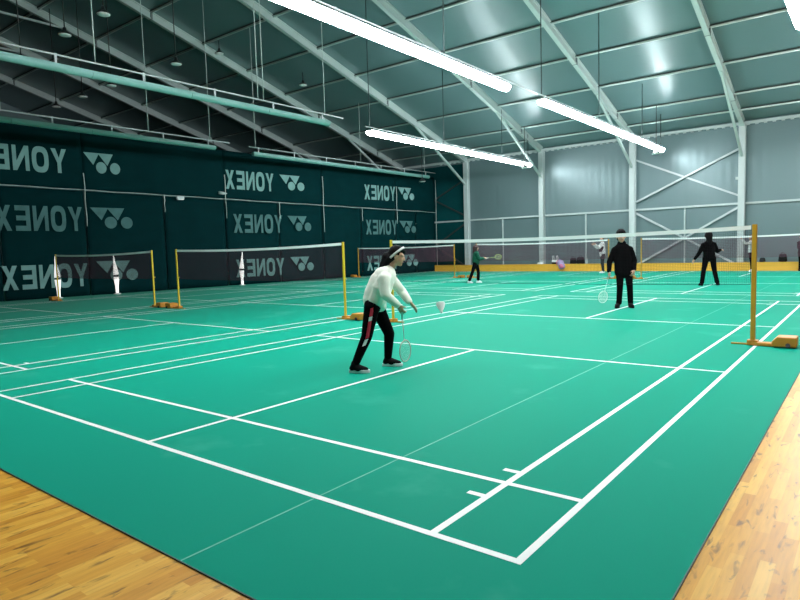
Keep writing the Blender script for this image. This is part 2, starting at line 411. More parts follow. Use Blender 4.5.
for i, x in enumerate(COLX):
    t = thing('column', col_label[i], 'column', (x, EAVE_Y-0.16, 0), 0, 'columns along the grey wall')
    b = MB(); b.box((-0.13, -0.14, 0), (0.13, -0.10, EAVE_Z-0.1)); b.box((-0.05, -0.10, 0), (0.05, 0.11, EAVE_Z-0.1)); b.box((-0.13, 0.11, 0), (0.13, 0.15, EAVE_Z-0.1))
    build('shaft', b, 'white_steel', t)
    build('base_plate', MB().box((-0.2, -0.2, 0), (0.2, 0.15, 0.02)), 'alu', t)
# purlins, each running the length of the hall
PUR = (28.0, 26.55, 24.15, 21.70, 19.36, 17.0, 14.6, 12.16, 9.75)
ordn = ['lowest', 'second', 'third', 'fourth', 'fifth', 'sixth', 'seventh', 'eighth', 'ninth']
for i, y in enumerate(PUR):
    z = roof_z(y)-0.035
    b = MB(); b.tube([(X0+0.2, y, z-0.03), (X1-0.2, y, z-0.03)], 0.046, 8)
    o = tag(build('purlin', b, 'alu', None, True), f'pale roof purlin running across the rafters, {ordn[i]} one counted up from the wall', 'purlin', 'roof purlins')
    build('shadow_strip', MB().box((X0+0.2, y-0.075, z-0.01), (X1-0.2, y-0.045, z+0.03)), 'gap_shadow', o)  # dark strip painted in for the shadow gap along the purlin
b = MB(); b.box((X0+0.1, EAVE_Y-0.14, EAVE_Z-0.17), (X1-0.1, EAVE_Y-0.02, EAVE_Z-0.06))
x = -20
while x < 2:
    b.box((x, EAVE_Y-0.16, EAVE_Z-0.22), (x+0.12, EAVE_Y-0.03, EAVE_Z-0.17)); x += 0.33
tag(build('eave_beam', b, 'white_steel'), 'white eave beam along the top of grey wall', 'beam')
tag(build('wall_rail', MB().box((-23.4, EAVE_Y-0.09, 2.98), (X1-0.1, EAVE_Y-0.002, 3.07)), 'white_steel'), 'thin horizontal white rail across the grey wall at mid height', 'rail')
for x, lb in ((-6.05, 'thin white upright in the cross-braced wall bay'), (-10.89, 'thin white upright on the wall right of the bags'), (-15.79, 'thin white upright on the wall right of the player in green')):
    tag(build('wall_upright', MB().box((x-0.03, EAVE_Y-0.075, 0.02), (x+0.03, EAVE_Y-0.01, 2.98)), 'white_steel'), lb, 'upright', 'thin wall uprights')
def brace(xa, xb, za, zb, label, key):
    t = thing('cross_brace', label, 'brace', (0, EAVE_Y-0.12, 0), 0, 'wall cross braces')
    build('diagonal', MB().bar((xa+0.15, 0.0, za), (xb-0.15, 0.0, zb), 0.07, 0.085), key, t)
    build('diagonal', MB().bar((xa+0.15, 0.045, zb), (xb-0.15, 0.045, za), 0.07, 0.085), key, t)
brace(-8.45, -3.65, 3.40, 5.46, 'upper grey cross brace on the wall above the rail', 'channel')
brace(-8.45, -3.65, 0.25, 2.85, 'lower grey cross brace on the wall behind the woman in black', 'channel')
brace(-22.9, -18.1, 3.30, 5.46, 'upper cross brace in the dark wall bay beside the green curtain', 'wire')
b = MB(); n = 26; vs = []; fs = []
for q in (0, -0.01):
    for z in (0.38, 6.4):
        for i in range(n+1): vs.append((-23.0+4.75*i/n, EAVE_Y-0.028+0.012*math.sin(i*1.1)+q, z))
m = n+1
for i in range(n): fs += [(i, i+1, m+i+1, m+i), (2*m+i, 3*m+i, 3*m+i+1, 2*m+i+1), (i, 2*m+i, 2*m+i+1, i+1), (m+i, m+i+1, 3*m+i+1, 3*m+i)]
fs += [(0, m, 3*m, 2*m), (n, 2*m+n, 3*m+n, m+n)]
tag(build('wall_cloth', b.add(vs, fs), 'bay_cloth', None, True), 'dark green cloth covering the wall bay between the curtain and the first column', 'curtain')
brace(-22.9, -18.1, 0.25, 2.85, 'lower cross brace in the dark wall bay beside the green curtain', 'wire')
tag(build('junction_box', MB().box((-3.9, EAVE_Y-0.2, 4.1), (-3.79, EAVE_Y-0.12, 4.22)), 'white_steel', None, False, 0.01), 'small white box on the wall column beside the right post', 'box')

# yellow ledge along the wall foot
lg = thing('ledge', 'long low yellow wooden ledge along the foot of grey wall', 'ledge', (0, 0, 0))
b = MB(); b.box((-20.25, 28.64, 0.0), (X1-0.2, 28.68, 0.34)); build('front_board', b, 'ledge', lg)
b = MB(); b.box((-20.25, 28.62, 0.34), (X1-0.2, 28.86, 0.375)); build('top_board', b, 'ledge', lg)

# ------------------------------------------------------------------ the printed curtain
CP0 = Vector((-22.3, 6.0, 0)); CT = Vector((2.0, 23.0, 0)).normalized(); CN = Vector((CT.y, -CT.x, 0))     # s runs along the cloth, CN faces the courts
def cp(s_, z, off=0.0): return CP0+CT*s_+CN*off+Vector((0, 0, z))
def fold(s_, z, ph): return 0.022*math.sin(s_*2.3+ph)+0.014*math.sin(s_*5.1+ph*2+z*0.6)+0.010*math.sin(z*2.1+ph)
def panel(s0, s1, z0a, z0b, z1a, z1b, label, group, ph, base):
    """cloth from s0 to s1, lower edge z0a..z0b and upper edge z1a..z1b"""
    ns = max(6, int((s1-s0)/0.18)); nz = 14; vs = []; fs = []
    for side in (0, -0.012):
        for j in range(nz+1):
            for i in range(ns+1):
                u = i/ns; w = j/nz; s_ = s0+(s1-s0)*u
                za = z0a+(z0b-z0a)*u; zb = z1a+(z1b-z1a)*u
                vs.append(cp(s_, za+(zb-za)*w, fold(s_, za+(zb-za)*w, ph)*min(1, 6*u, 6*(1-u))+side+base))
    n = (ns+1)*(nz+1)
    for j in range(nz):
        for i in range(ns):
            a = j*(ns+1)+i; q = (a, a+1, a+ns+2, a+ns+1); fs.append(q); fs.append(tuple(n+k for k in reversed(q)))
    per = [i for i in range(ns+1)]+[j*(ns+1)+ns for j in range(1, nz+1)]+[nz*(ns+1)+i for i in range(ns-1, -1, -1)]+[j*(ns+1) for j in range(nz-1, 0, -1)]
    for i in range(len(per)):
        a, c = per[i], per[(i+1) % len(per)]; fs.append((a, n+a, n+c, c))
    o = build('curtain_panel', MB().add(vs, fs), 'curtain', None, True)
    return tag(o, label, 'curtain', group)
def ztop(s_): return 6.12-0.0165*s_
def zseam(s_): return 3.97-0.0155*s_
US = [-5.0, 2.55, 8.42, 14.0, 19.45, 22.97]
ul = ['upper green curtain panel at the left picture edge, printed with large pale mirrored lettering',
      'upper green curtain panel with a large pale emblem near its left edge, otherwise empty',
      'upper green curtain panel printed with lettering and emblem, behind the second net',
      'upper green curtain panel with small far lettering, above the girl',
      'upper green curtain panel at the right end, with a small far emblem']
UP = [panel(US[i], US[i+1], zseam(US[i])+0.03, zseam(US[i+1])+0.03, ztop(US[i]), ztop(US[i+1]), ul[i], 'upper green curtain panels', i*1.7, 0.0) for i in range(5)]
LS = [-5.0, -3.05, -0.25, 2.55, 5.60, 8.42, 11.28, 14.0, 16.7, 19.45, 21.2, 22.97]
ll = ['lower green curtain panel out at the far left end', 'lower green curtain panel showing only the first pale letter at left edge',
      'lower green curtain panel with two rows of large lettering at the left', 'lower green curtain panel with two large pale emblems at the left',
      'plain lower green curtain panel behind the gap between the two left nets', 'lower green curtain panel with two rows of lettering behind the second net',
      'lower green curtain panel with two emblems behind the second net', 'plain lower green curtain panel behind the middle yellow post',
      'lower green curtain panel with two rows of small far lettering behind the girl', 'lower green curtain panel with two small far emblems right of the girl',
      'narrow plain lower green curtain panel at the right end by the grey wall']
LP = [panel(LS[i]+0.025, LS[i+1]-0.025, 0.02, 0.02, zseam(LS[i])-0.03, zseam(LS[i+1])-0.03, ll[i], 'lower green curtain panels', i*2.3+0.7, -0.03) for i in range(11)]
# printed letters in mirror writing: glyphs in a 1 x 1 cell drawn the right way round, laid from right to left
def ring(cx, cy, rx, ry, n=28): return [(cx+rx*math.copysign(abs(math.cos(t))**0.72, math.cos(t)), cy+ry*math.copysign(abs(math.sin(t))**0.72, math.sin(t))) for t in [2*math.pi*i/n for i in range(n)]]
GL = {'Y': [[(0, 1), (0.30, 1), (0.5, 0.62), (0.70, 1), (1, 1), (0.62, 0.42), (0.62, 0), (0.38, 0), (0.38, 0.42)]],
      'N': [[(0, 0), (0, 1), (0.26, 1), (0.76, 0.38), (0.76, 1), (1, 1), (1, 0), (0.76, 0), (0.24, 0.64), (0.24, 0)]],
      'E': [[(0, 0), (0, 1), (0.95, 1), (0.95, 0.80), (0.27, 0.80), (0.27, 0.60), (0.88, 0.60), (0.88, 0.41), (0.27, 0.41), (0.27, 0.20), (0.95, 0.20), (0.95, 0)]],
      'X': [[(0, 0), (0.35, 0.51), (0.02, 1), (0.32, 1), (0.5, 0.71), (0.68, 1), (0.98, 1), (0.65, 0.51), (1, 0), (0.69, 0), (0.5, 0.30), (0.31, 0)]]}
def lettering(par, text, s_left, s_right, z0, z1, key='print', skip=()):
    n = len(text); pitch = (s_right-s_left)/n; w = pitch*0.84
    for k, ch in enumerate(text):
        if k in skip: continue
        right = s_right-k*pitch-pitch*0.08; b = MB()
        o_ = cp(right, z0, 0.055); ex = -CT*w; ey = Vector((0, 0, z1-z0))
        if ch == 'O':
            oo, ii = ring(0.5, 0.5, 0.52, 0.53), ring(0.5, 0.5, 0.25, 0.30); m = len(oo)
            vs = [o_+ex*x+ey*y for x, y in oo+ii]+[o_+ex*x+ey*y-CN*0.004 for x, y in oo+ii]; fs = []
            for i in range(m):
                j = (i+1) % m; fs += [(i, j, m+j, m+i), (2*m+i, 3*m+i, 3*m+j, 2*m+j), (i, 2*m+i, 2*m+j, j), (m+i, m+j, 3*m+j, 3*m+i)]
            b.add(vs, fs)
        else:
            for poly in GL[ch]: b.prism(poly, o_, ex, ey, 0.004)
        build('letter', b, key, par)
def emblem(par, s0, z_top, w, h, key='print'):
    """two down-pointing triangles with a disc at the lower right of each"""
    k = w/1.5
    for q, o_ in enumerate((0.0, 0.575)):
        b = MB(); b.prism([(o_*k, 0), ((o_+0.63)*k, 0), ((o_+0.37)*k, -0.52*h)], cp(s0, z_top, 0.055), CT, (0, 0, 1), 0.004); build('emblem_triangle', b, key, par)
        b = MB(); n = 22; r = 0.215
        b.prism([((o_+0.69+r*math.cos(t))*k, -0.62*h+0.215*math.sin(t)*h/0.86) for t in [2*math.pi*i/n for i in range(n)]], cp(s0, z_top, 0.058), CT, (0, 0, 1), 0.004); build('emblem_disc', b, key, par)
T = 'YONEX'
lettering(UP[0], T, -0.98, 2.06, 4.50, 5.36); emblem(UP[1], 2.60, 5.33, 1.33, 0.86)
lettering(UP[2], T, 8.44, 11.08, 4.30, 5.13); emblem(UP[2], 11.38, 5.12, 1.48, 0.82)
lettering(UP[3], T, 16.9, 19.43, 4.18, 4.98); emblem(UP[4], 19.6, 4.98, 1.42, 0.80)
lettering(LP[2], T, -0.42, 2.46, 2.42, 3.30, 'print_worn'); emblem(LP[3], 2.70, 3.30, 1.58, 0.90, 'print_worn')
lettering(LP[5], T, 8.72, 11.48, 2.36, 3.20, 'print_worn'); emblem(LP[6], 11.74, 3.18, 1.45, 0.84, 'print_worn')
lettering(LP[8], T, 16.93, 19.5, 2.28, 3.08, 'print_worn'); emblem(LP[9], 19.66, 3.06, 1.45, 0.80, 'print_worn')
lettering(LP[2], T, -0.36, 2.52, 0.38, 1.22); emblem(LP[3], 2.78, 1.28, 1.58, 0.88)
lettering(LP[5], T, 8.74, 11.48, 0.36, 1.16); emblem(LP[6], 11.80, 1.19, 1.45, 0.80)
lettering(LP[8], T, 16.93, 19.5, 0.30, 1.10); emblem(LP[9], 19.72, 1.10, 1.50, 0.78)
# pale cord along the seam; pale strips stand in for light through panel gaps
b = MB(); b.tube([cp(s_, zseam(s_)+0.012*math.sin(s_*3), 0.085) for s_ in np.linspace(-5, 22.9, 40)], 0.014, 6)
tag(build('seam_cord', b, 'cord', None, True), 'pale cord stretched along the seam of the green curtain', 'cord')
for s_, za, zb, lb in ((2.55, 2.6, 4.55, 'pale strip of painted gap light between the large lettering and the large emblem'), (5.60, 3.2, 3.9, 'short pale strip of painted gap light at the left of the white emergency light'),
                       (8.42, 3.0, 4.9, 'pale strip of painted gap light beside the white camera on the curtain'), (11.28, 3.05, 3.8, 'short pale strip of painted gap light at the last letter behind the second net'),
                       (14.0, 2.4, 5.2, 'pale strip of painted gap light above the middle yellow post'), (16.7, 3.0, 3.72, 'short pale strip of painted gap light just left of the far lettering'),
                       (19.45, 2.9, 5.0, 'pale strip of painted gap light between far lettering and far emblem'), (22.97, 0.2, 5.6, 'pale strip of painted edge light at the right end of the green curtain')):
    b = MB(); b.tube([cp(s_+0.012*math.sin(k*1.3), za+(zb-za)*k/8, 0.09) for k in range(9)], 0.016, 6)
    tag(build('gap_light_strip', b, 'cord', None, True), lb, 'cord', 'painted gap light strips on the curtain')
b = thing('emergency_light', 'small white emergency light on the curtain seam', 'light', cp(6.25, 3.80, 0.17), math.atan2(CT.y, CT.x))
build('housing', MB().box((-0.16, -0.05, -0.06), (0.16, 0.05, 0.05)), 'white_steel', b, False, 0.012); build('lens', MB().box((-0.13, -0.06, -0.09), (0.13, 0.045, -0.06)), 'lamp_white', b, False, 0.008)
t = thing('security_camera', 'white security camera sticking out from the curtain', 'camera', cp(8.25, 4.08, 0.16), math.atan2(CT.y, CT.x))
build('barrel', MB().tube([(-0.18, 0.02, 0.02), (-0.02, 0.0, 0.0), (0.14, 0, 0)], [0.07, 0.065, 0.04], 12), 'white_steel', t, True)
build('mount', MB().tube([(0.14, 0, 0), (0.2, 0.02, 0), (0.2, 0.14, 0)], 0.022, 8), 'white_steel', t, True)
# glowing floor lamps against the foot of the curtain
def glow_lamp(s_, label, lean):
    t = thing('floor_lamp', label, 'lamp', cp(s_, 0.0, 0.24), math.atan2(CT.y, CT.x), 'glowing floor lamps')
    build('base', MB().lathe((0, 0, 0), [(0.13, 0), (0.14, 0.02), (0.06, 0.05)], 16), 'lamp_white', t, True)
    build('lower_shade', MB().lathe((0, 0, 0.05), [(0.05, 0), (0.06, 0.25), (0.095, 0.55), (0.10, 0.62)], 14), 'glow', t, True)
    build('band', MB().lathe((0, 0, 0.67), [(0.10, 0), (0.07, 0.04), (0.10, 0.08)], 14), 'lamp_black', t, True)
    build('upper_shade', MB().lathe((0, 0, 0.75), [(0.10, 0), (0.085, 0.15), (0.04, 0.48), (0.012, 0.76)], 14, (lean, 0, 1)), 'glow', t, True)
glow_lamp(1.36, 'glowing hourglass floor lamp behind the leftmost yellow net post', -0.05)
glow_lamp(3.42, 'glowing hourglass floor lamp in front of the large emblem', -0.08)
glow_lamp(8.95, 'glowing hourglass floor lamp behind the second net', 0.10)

# ------------------------------------------------------------------ light lines
LZ = 5.6
def light_line(x, y0, y1, lit, wires, label, joints=5, over=0.2):
    t = thing('linear_light', label, 'ceiling light', (x, 0, 0), 0, 'hanging linear lights')
    n = joints; seg = (y1-y0)/n
    for i in range(n):
        a, c = y0+seg*i+0.006, y0+seg*(i+1)-0.006; b = MB()
        # rounded diffuser: half-round below, flat above
        hw = 0.135 if lit else 0.10
        pr = [(-hw, 0.05)]+[(hw*math.cos(th), 0.03+0.95*hw*math.sin(th)) for th in np.linspace(math.pi, 2*math.pi, 15)]+[(hw, 0.05)]
        m = len(pr); vs = [(px, a, LZ+pz) for px, pz in pr]+[(px, c, LZ+pz) for px, pz in pr]
        b.add(vs, [tuple(range(m)), tuple(range(2*m-1, m-1, -1))]+[(k, m+k, m+(k+1) % m, (k+1) % m) for k in range(m)])
        build('diffuser_tube', b, 'led' if lit else 'unlit', t)
    build('channel', MB().box((-0.085, y0, LZ+0.055), (0.085, y1, LZ+0.10)), 'channel' if lit else 'unlit', t)
    RZ = LZ+(0.19 if lit else 0.30)
    build('rail', MB().tube([(0, y0-0.2, RZ), (0, y1+(over if lit else 0.7), RZ)], 0.022, 8), 'channel' if lit else 'white_steel', t, True)
    k = max(3, int((y1-y0)/2.0))
    for i in range(k+1):
        y = y0+0.3+(y1-y0-0.6)*i/k
        build('clip', MB().box((-0.015, y-0.025, LZ+0.10), (0.015, y+0.025, RZ+0.03)), 'channel', t)
    for y in wires:
        build('suspension_wire', MB().tube([(0, y, RZ), (0.0, y, roof_z(y)-0.01)], 0.017 if lit else 0.013, 6), 'wire' if lit else 'cord', t, True)
light_line(-6.72, -0.4, 12.66, True, (0.6, 5.2, 9.69), 'long lit white light line at top centre, nearest the camera', 5, 1.95)
light_line(-6.70, 14.76, 27.6, True, (14.8, 19.53, 24.59, 27.4), 'lit white light line at upper right, ending near the grey wall')
light_line(-13.25, 14.6, 27.45, True, (14.65, 19.43, 24.48, 27.3), 'lit white light line in the centre, above the girl')
light_line(-13.25, -0.4, 12.57, False, (0.8, 4.9, 9.64, 9.85, 12.4), 'unlit teal light line at the left, nearest of the dark ones')
light_line(-19.6, 0.5, 12.61, False, (1.0, 5.1, 9.82, 12.4), 'unlit teal light line at far left, above the large lettering')
light_line(-19.75, 14.6, 27.5, False, (14.75, 21.48, 27.1), 'unlit teal light line above the far lettering')
light_line(-0.1, 1.6, 12.6, True, (2.0, 5.2, 9.7, 12.3), 'lit white light line cut by the upper right picture corner')
light_line(-0.1, 14.8, 27.5, True, (15.0, 19.5, 24.6, 27.3), 'lit light line beyond the right picture edge over the back court')

# pendant lamps
PEND0 = None
def pendant(x, y, z, label, top=None):
    top = top if top is not None else roof_z(y)-0.02
    t = thing('pendant_lamp', label, 'pendant lamp', (x, y, z), 0, 'bell pendant lamps')
    build('shade', MB().lathe((0, 0, 0), [(0.20, 0.0), (0.195, 0.02), (0.13, 0.08), (0.06, 0.13), (0.05, 0.22), (0.02, 0.24)], 18), 'lamp_black', t, True)
    build('lens', MB().lathe((0, 0, -0.03), [(0.10, 0.0), (0.17, 0.012), (0.185, 0.03)], 18), 'lamp_white', t, True)
    build('rod', MB().tube([(0, 0, 0.24), (0, 0, top-z)], 0.018, 6), 'lamp_black', t, True)
pendant(-16.4, 6.8, 8.33, 'pendant lamp at top left, nearest to the camera, right of its twin')
pendant(-18.85, 6.8, 8.33, 'pendant lamp at top left, left of the nearest one')
pendant(-22.35, 6.85, 8.30, 'pendant lamp at the left picture edge, half behind the unlit light line')
pendant(-17.9, 10.0, 7.95, 'pale pendant lamp just above the unlit light line, left of the rafter crossing')
pendant(-22.35, 10.0, 8.05, 'pendant lamp below the unlit light line, rightmost of its three')
pendant(-24.75, 10.0, 8.05, 'pendant lamp below the unlit light line, middle of its three')
pendant(-27.2, 10.0, 8.05, 'pendant lamp below the unlit light line, leftmost of its three')
pendant(-21.9, 14.75, 10.25, 'small pendant lamp hung close under the roof beside a rafter bracket')
pendant(-20.3, 18.2, 9.25, 'small dark pendant lamp close under the roof above the unlit light line end')
pendant(-6.65, 26.5, 5.33, 'pendant lamp under the far end of the right lit light line')
pendant(-13.05, 26.5, 5.38, 'pendant lamp under the far end of the centre lit light line')
pendant(-19.5, 26.5, 5.27, 'pendant lamp near the right end of the green curtain')

# ------------------------------------------------------------------ net posts and nets
def make_post(sign, col, label, x, y, hw=0.019):
    t = thing('net_post', label, 'net post', (x, y, 0), 0, 'yellow net posts')
    build('upright', MB().box((-hw, -hw, 0.03), (hw, hw, 1.56)), col, t, False, 0.005)
    build('foot_plate', MB().box((min(0, sign*0.27), -0.07, 0.004), (max(0, sign*0.27), 0.07, 0.045)).box((-0.06, -0.06, 0.004), (0.06, 0.06, 0.07)), 'orange', t, False, 0.006)
    build('inner_foot', MB().box((min(0, -sign*0.25), -0.018, 0.004), (max(0, -sign*0.25), 0.018, 0.02)), 'post', t)
    b = MB(); b.prism([(0.0, 0.012), (0.0, 0.075), (0.06, 0.14), (0.27, 0.14), (0.27, 0.012)], (sign*0.22, -0.12*sign, 0), (sign, 0, 0), (0, 0, 1), -0.24)
    build('counterweight', b, 'orange', t, False, 0.015)
    for yy in (-0.13, 0.13): build('wheel', MB().tube([(sign*0.40, yy-0.015, 0.042), (sign*0.40, yy+0.015, 0.03)], 0.027, 12), 'black_rub', t, True)
    build('tension_knob', MB().tube([(0, hw-0.004, 0.82), (0, hw+0.035, 0.82)], 0.016, 8), col, t, True)
    return t
def make_net(x0, x1, y, label, cord, r, pitch, sag=0.045):
    """x0 right end, x1 left end"""
    t = thing('badminton_net', label, 'net', ((x0+x1)/2, y, 0), 0, 'badminton nets')
    h = (x0-x1)/2-0.04
    def zt(x): return 1.548-sag*(1-(x/h)**2)
    def zb(x): return 0.79-0.025*(1-(x/h)**2)
    n = 20; xs = [-h+2*h*i/n for i in range(n+1)]
    b = MB(); vs = []
    for x in xs:
        z = zt(x); vs += [(x, -0.007, z-0.052), (x, 0.007, z-0.052), (x, 0.007, z), (x, -0.007, z)]
    fs = [(0, 1, 2, 3), tuple(4*n+k for k in (3, 2, 1, 0))]
    for i in range(n):
        a = 4*i
        for k in range(4): fs.append((a+k, a+(k+1) % 4, a+4+(k+1) % 4, a+4+k))
    b.add(vs, fs); build('tape', b, 'tape', t)
    b = MB(); m = int(2*h/pitch); q = int(0.70/pitch)
    for i in range(m+1):
        x = -h+2*h*i/m
        a, c = zb(x), zt(x)-0.048
        b.add([(x-r, -r, a), (x+r, -r, a), (x, r, a), (x-r, -r, c), (x+r, -r, c), (x, r, c)], [(0, 1, 4, 3), (1, 2, 5, 4), (2, 0, 3, 5), (0, 2, 1), (3, 4, 5)])
    for j in range(q+1):
        f = j/q
        pts = [Vector((x, 0, zb(x)+(zt(x)-0.048-zb(x))*f)) for x in xs]
        b.tube(pts, r*1.1, 3)
    build('mesh', b, cord, t)
    b = MB(); b.tube([(x, 0, zb(x)) for x in xs], 0.0035, 5)
    for sx in (-1, 1): b.tube([(sx*h, 0, zb(h)), (sx*h, 0, zt(h))], 0.0035, 5)
    build('border_cord', b, cord, t)
    return t
names = [('front row near right', 0)]
NETY = (6.7, ROWY+6.7)
def posts_and_net(i, row, labels, cord, r, pitch):
    dx = ROWX*row; xr = COURTX[i]-0.06+dx; xl = COURTX[i]-6.04+dx; y = NETY[row]
    make_net(xr, xl, y, labels[0], cord, r, pitch)
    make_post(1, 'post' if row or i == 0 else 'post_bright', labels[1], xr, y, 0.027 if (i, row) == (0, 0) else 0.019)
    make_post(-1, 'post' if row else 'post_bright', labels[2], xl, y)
posts_and_net(0, 0, ('large badminton net across the nearest court, between girl and man', 'tall yellow net post at right with orange weighted base, nearest one', 'yellow net post behind the girl, holding the left end of the nearest net'), 'net_thin', 0.0010, 0.021)
posts_and_net(1, 0, ('badminton net on the middle court left of the girl', 'yellow net post just left of the girl with orange base', 'yellow net post at the left end of the middle court net'), 'net_dark', 0.0018, 0.019)
posts_and_net(2, 0, ('badminton net on the leftmost court before the large lettering', 'yellow net post at the right end of the leftmost net', 'yellow net post at far left, in front of a glowing floor lamp'), 'net_dark', 0.0018, 0.019)
posts_and_net(0, 1, ('badminton net on the back court behind the woman in black', 'yellow net post at the right end of the back court net, past the picture edge', 'yellow net post just right of the man in black on the back court'), 'net_brown', 0.0026, 0.019)
posts_and_net(1, 1, ('badminton net on the back court behind the player in green', 'yellow net post just left of the man in black on the back court', 'yellow net post hidden behind the player in green jacket'), 'net_brown', 0.0026, 0.019)
posts_and_net(2, 1, ('small far badminton net behind the girl, before the curtain corner', 'thin far yellow net post left of the player in green', 'thin far yellow net post between the two yellow posts left of the girl'), 'net_brown', 0.0026, 0.019)

# ------------------------------------------------------------------ rackets and shuttlecock
def racket(label, grip, d, nrm, frame_m, string_m, group='rackets'):
    """grip: point in the hand, d: towards the head, nrm: normal of the string bed (world)"""
    d = Vector(d).normalized(); nrm = Vector(nrm); nrm = (nrm-d*nrm.dot(d)).normalized(); sd = d.cross(nrm); g = Vector(grip)
    t = thing('badminton_racket', label, 'racket', g, 0, group)
    build('grip', MB().tube([-d*0.09, -d*0.088, d*0.085], [0.017, 0.015, 0.012], 10), 'racket_white' if frame_m != 'racket_pink' else 'lamp_white', t, True)
    build('shaft', MB().tube([d*0.085, d*0.34], 0.005, 8), frame_m, t, True)
    c = d*0.46; a, e_ = 0.125, 0.098
    build('frame', MB().tube([c+d*(a*math.cos(k))+sd*(e_*math.sin(k)) for k in [2*math.pi*i/32 for i in range(32)]], 0.0065, 6, True), frame_m, t, True)
    build('throat', MB().tube([d*0.325, d*0.345], 0.008, 8), frame_m, t, True)
    b = MB()
    for i in range(-8, 9):
        u = i/8.6
        L_ = a*math.sqrt(1-u*u); b.tube([c+sd*(e_*u)-d*L_, c+sd*(e_*u)+d*L_], 0.0009, 3)
        L_ = e_*math.sqrt(1-u*u); b.tube([c+d*(a*u)-sd*L_, c+d*(a*u)+sd*L_], 0.0009, 3)
    build('string_bed', b, string_m, t)
    return t

# ------------------------------------------------------------------ people
def hand(b, wrist, d, pn, thumb, s=1.0, curl=0.5):
    """palm and five fingers; d: direction of the hand, pn: palm normal (fingers curl this way), thumb: direction to the thumb side"""
    d = Vector(d).normalized(); pn = Vector(pn); pn = (pn-d*pn.dot(d)).normalized(); th = Vector(thumb); th = (th-d*th.dot(d)-pn*th.dot(pn)).normalized(); w = Vector(wrist)
    A = Matrix((d, th, pn)).transposed()
    b.ell(w+d*(0.048*s), (0.052*s, 0.040*s, 0.017*s), A)
    for i, (off, ln) in enumerate(((0.030, 0.070), (0.010, 0.078), (-0.011, 0.072), (-0.030, 0.056))):
        p = w+d*(0.085*s)+th*(off*s); l = ln*s
        d1 = (d*math.cos(curl*0.7)+pn*math.sin(curl*0.7)); d2 = (d*math.cos(curl*1.9)+pn*math.sin(curl*1.9)); q = p+d1*l*0.52
        b.cap(p-d*(0.015*s), q, 0.0088*s, 0.0082*s, None, 1, 8); b.cap(q, q+d2*l*0.48, 0.0082*s, 0.0068*s, None, 1, 8)
    p = w+d*(0.022*s)+th*(0.028*s); q = p+(d*0.55+th*0.65+pn*0.35).normalized()*0.036*s
    b.cap(p, q, 0.0115*s, 0.0095*s, None, 1, 8); b.cap(q, q+(d*0.9+th*0.15+pn*0.4).normalized()*0.030*s, 0.0095*s, 0.0075*s, None, 1, 8)

def shoe(parent, heel, toe, s, up_m, sole_m):
    h = Vector(heel); t_ = Vector(toe); d = (t_-h); d.z = 0; d.normalize(); lat = Vector((-d.y, d.x, 0)); ln = (t_-h).length
    b = MB(); z = Vector((0, 0, 1))
    b.cap(h+d*0.045*s+z*0.052*s, h+d*(ln*0.45)+z*0.055*s, 0.040*s, 0.042*s, lat, 0.92)
    b.cap(h+d*(ln*0.45)+z*0.050*s, t_-d*0.045*s+z*0.036*s, 0.044*s, 0.028*s, lat, 1.15)
    b.cap(h+d*0.055*s+z*0.06*s, h+d*0.065*s+z*0.105*s, 0.040*s, 0.038*s, lat, 0.95)
    o = fuse('shoe', b, up_m, parent, 0.008, 3)
    b = MB(); m = 12; poly = []
    for i in range(m*2):
        k = 2*math.pi*i/(m*2); u = math.cos(k); v = math.sin(k); w = 0.043 if u > 0 else 0.036
        poly.append((ln/2+u*(ln/2), v*w*s*(1.05 if 0 < u < 0.9 else 1)))
    b.prism(poly, h+z*0.002, d, lat, 0.034*s)
    build('sole', b, sole_m, o, False, 0.004)

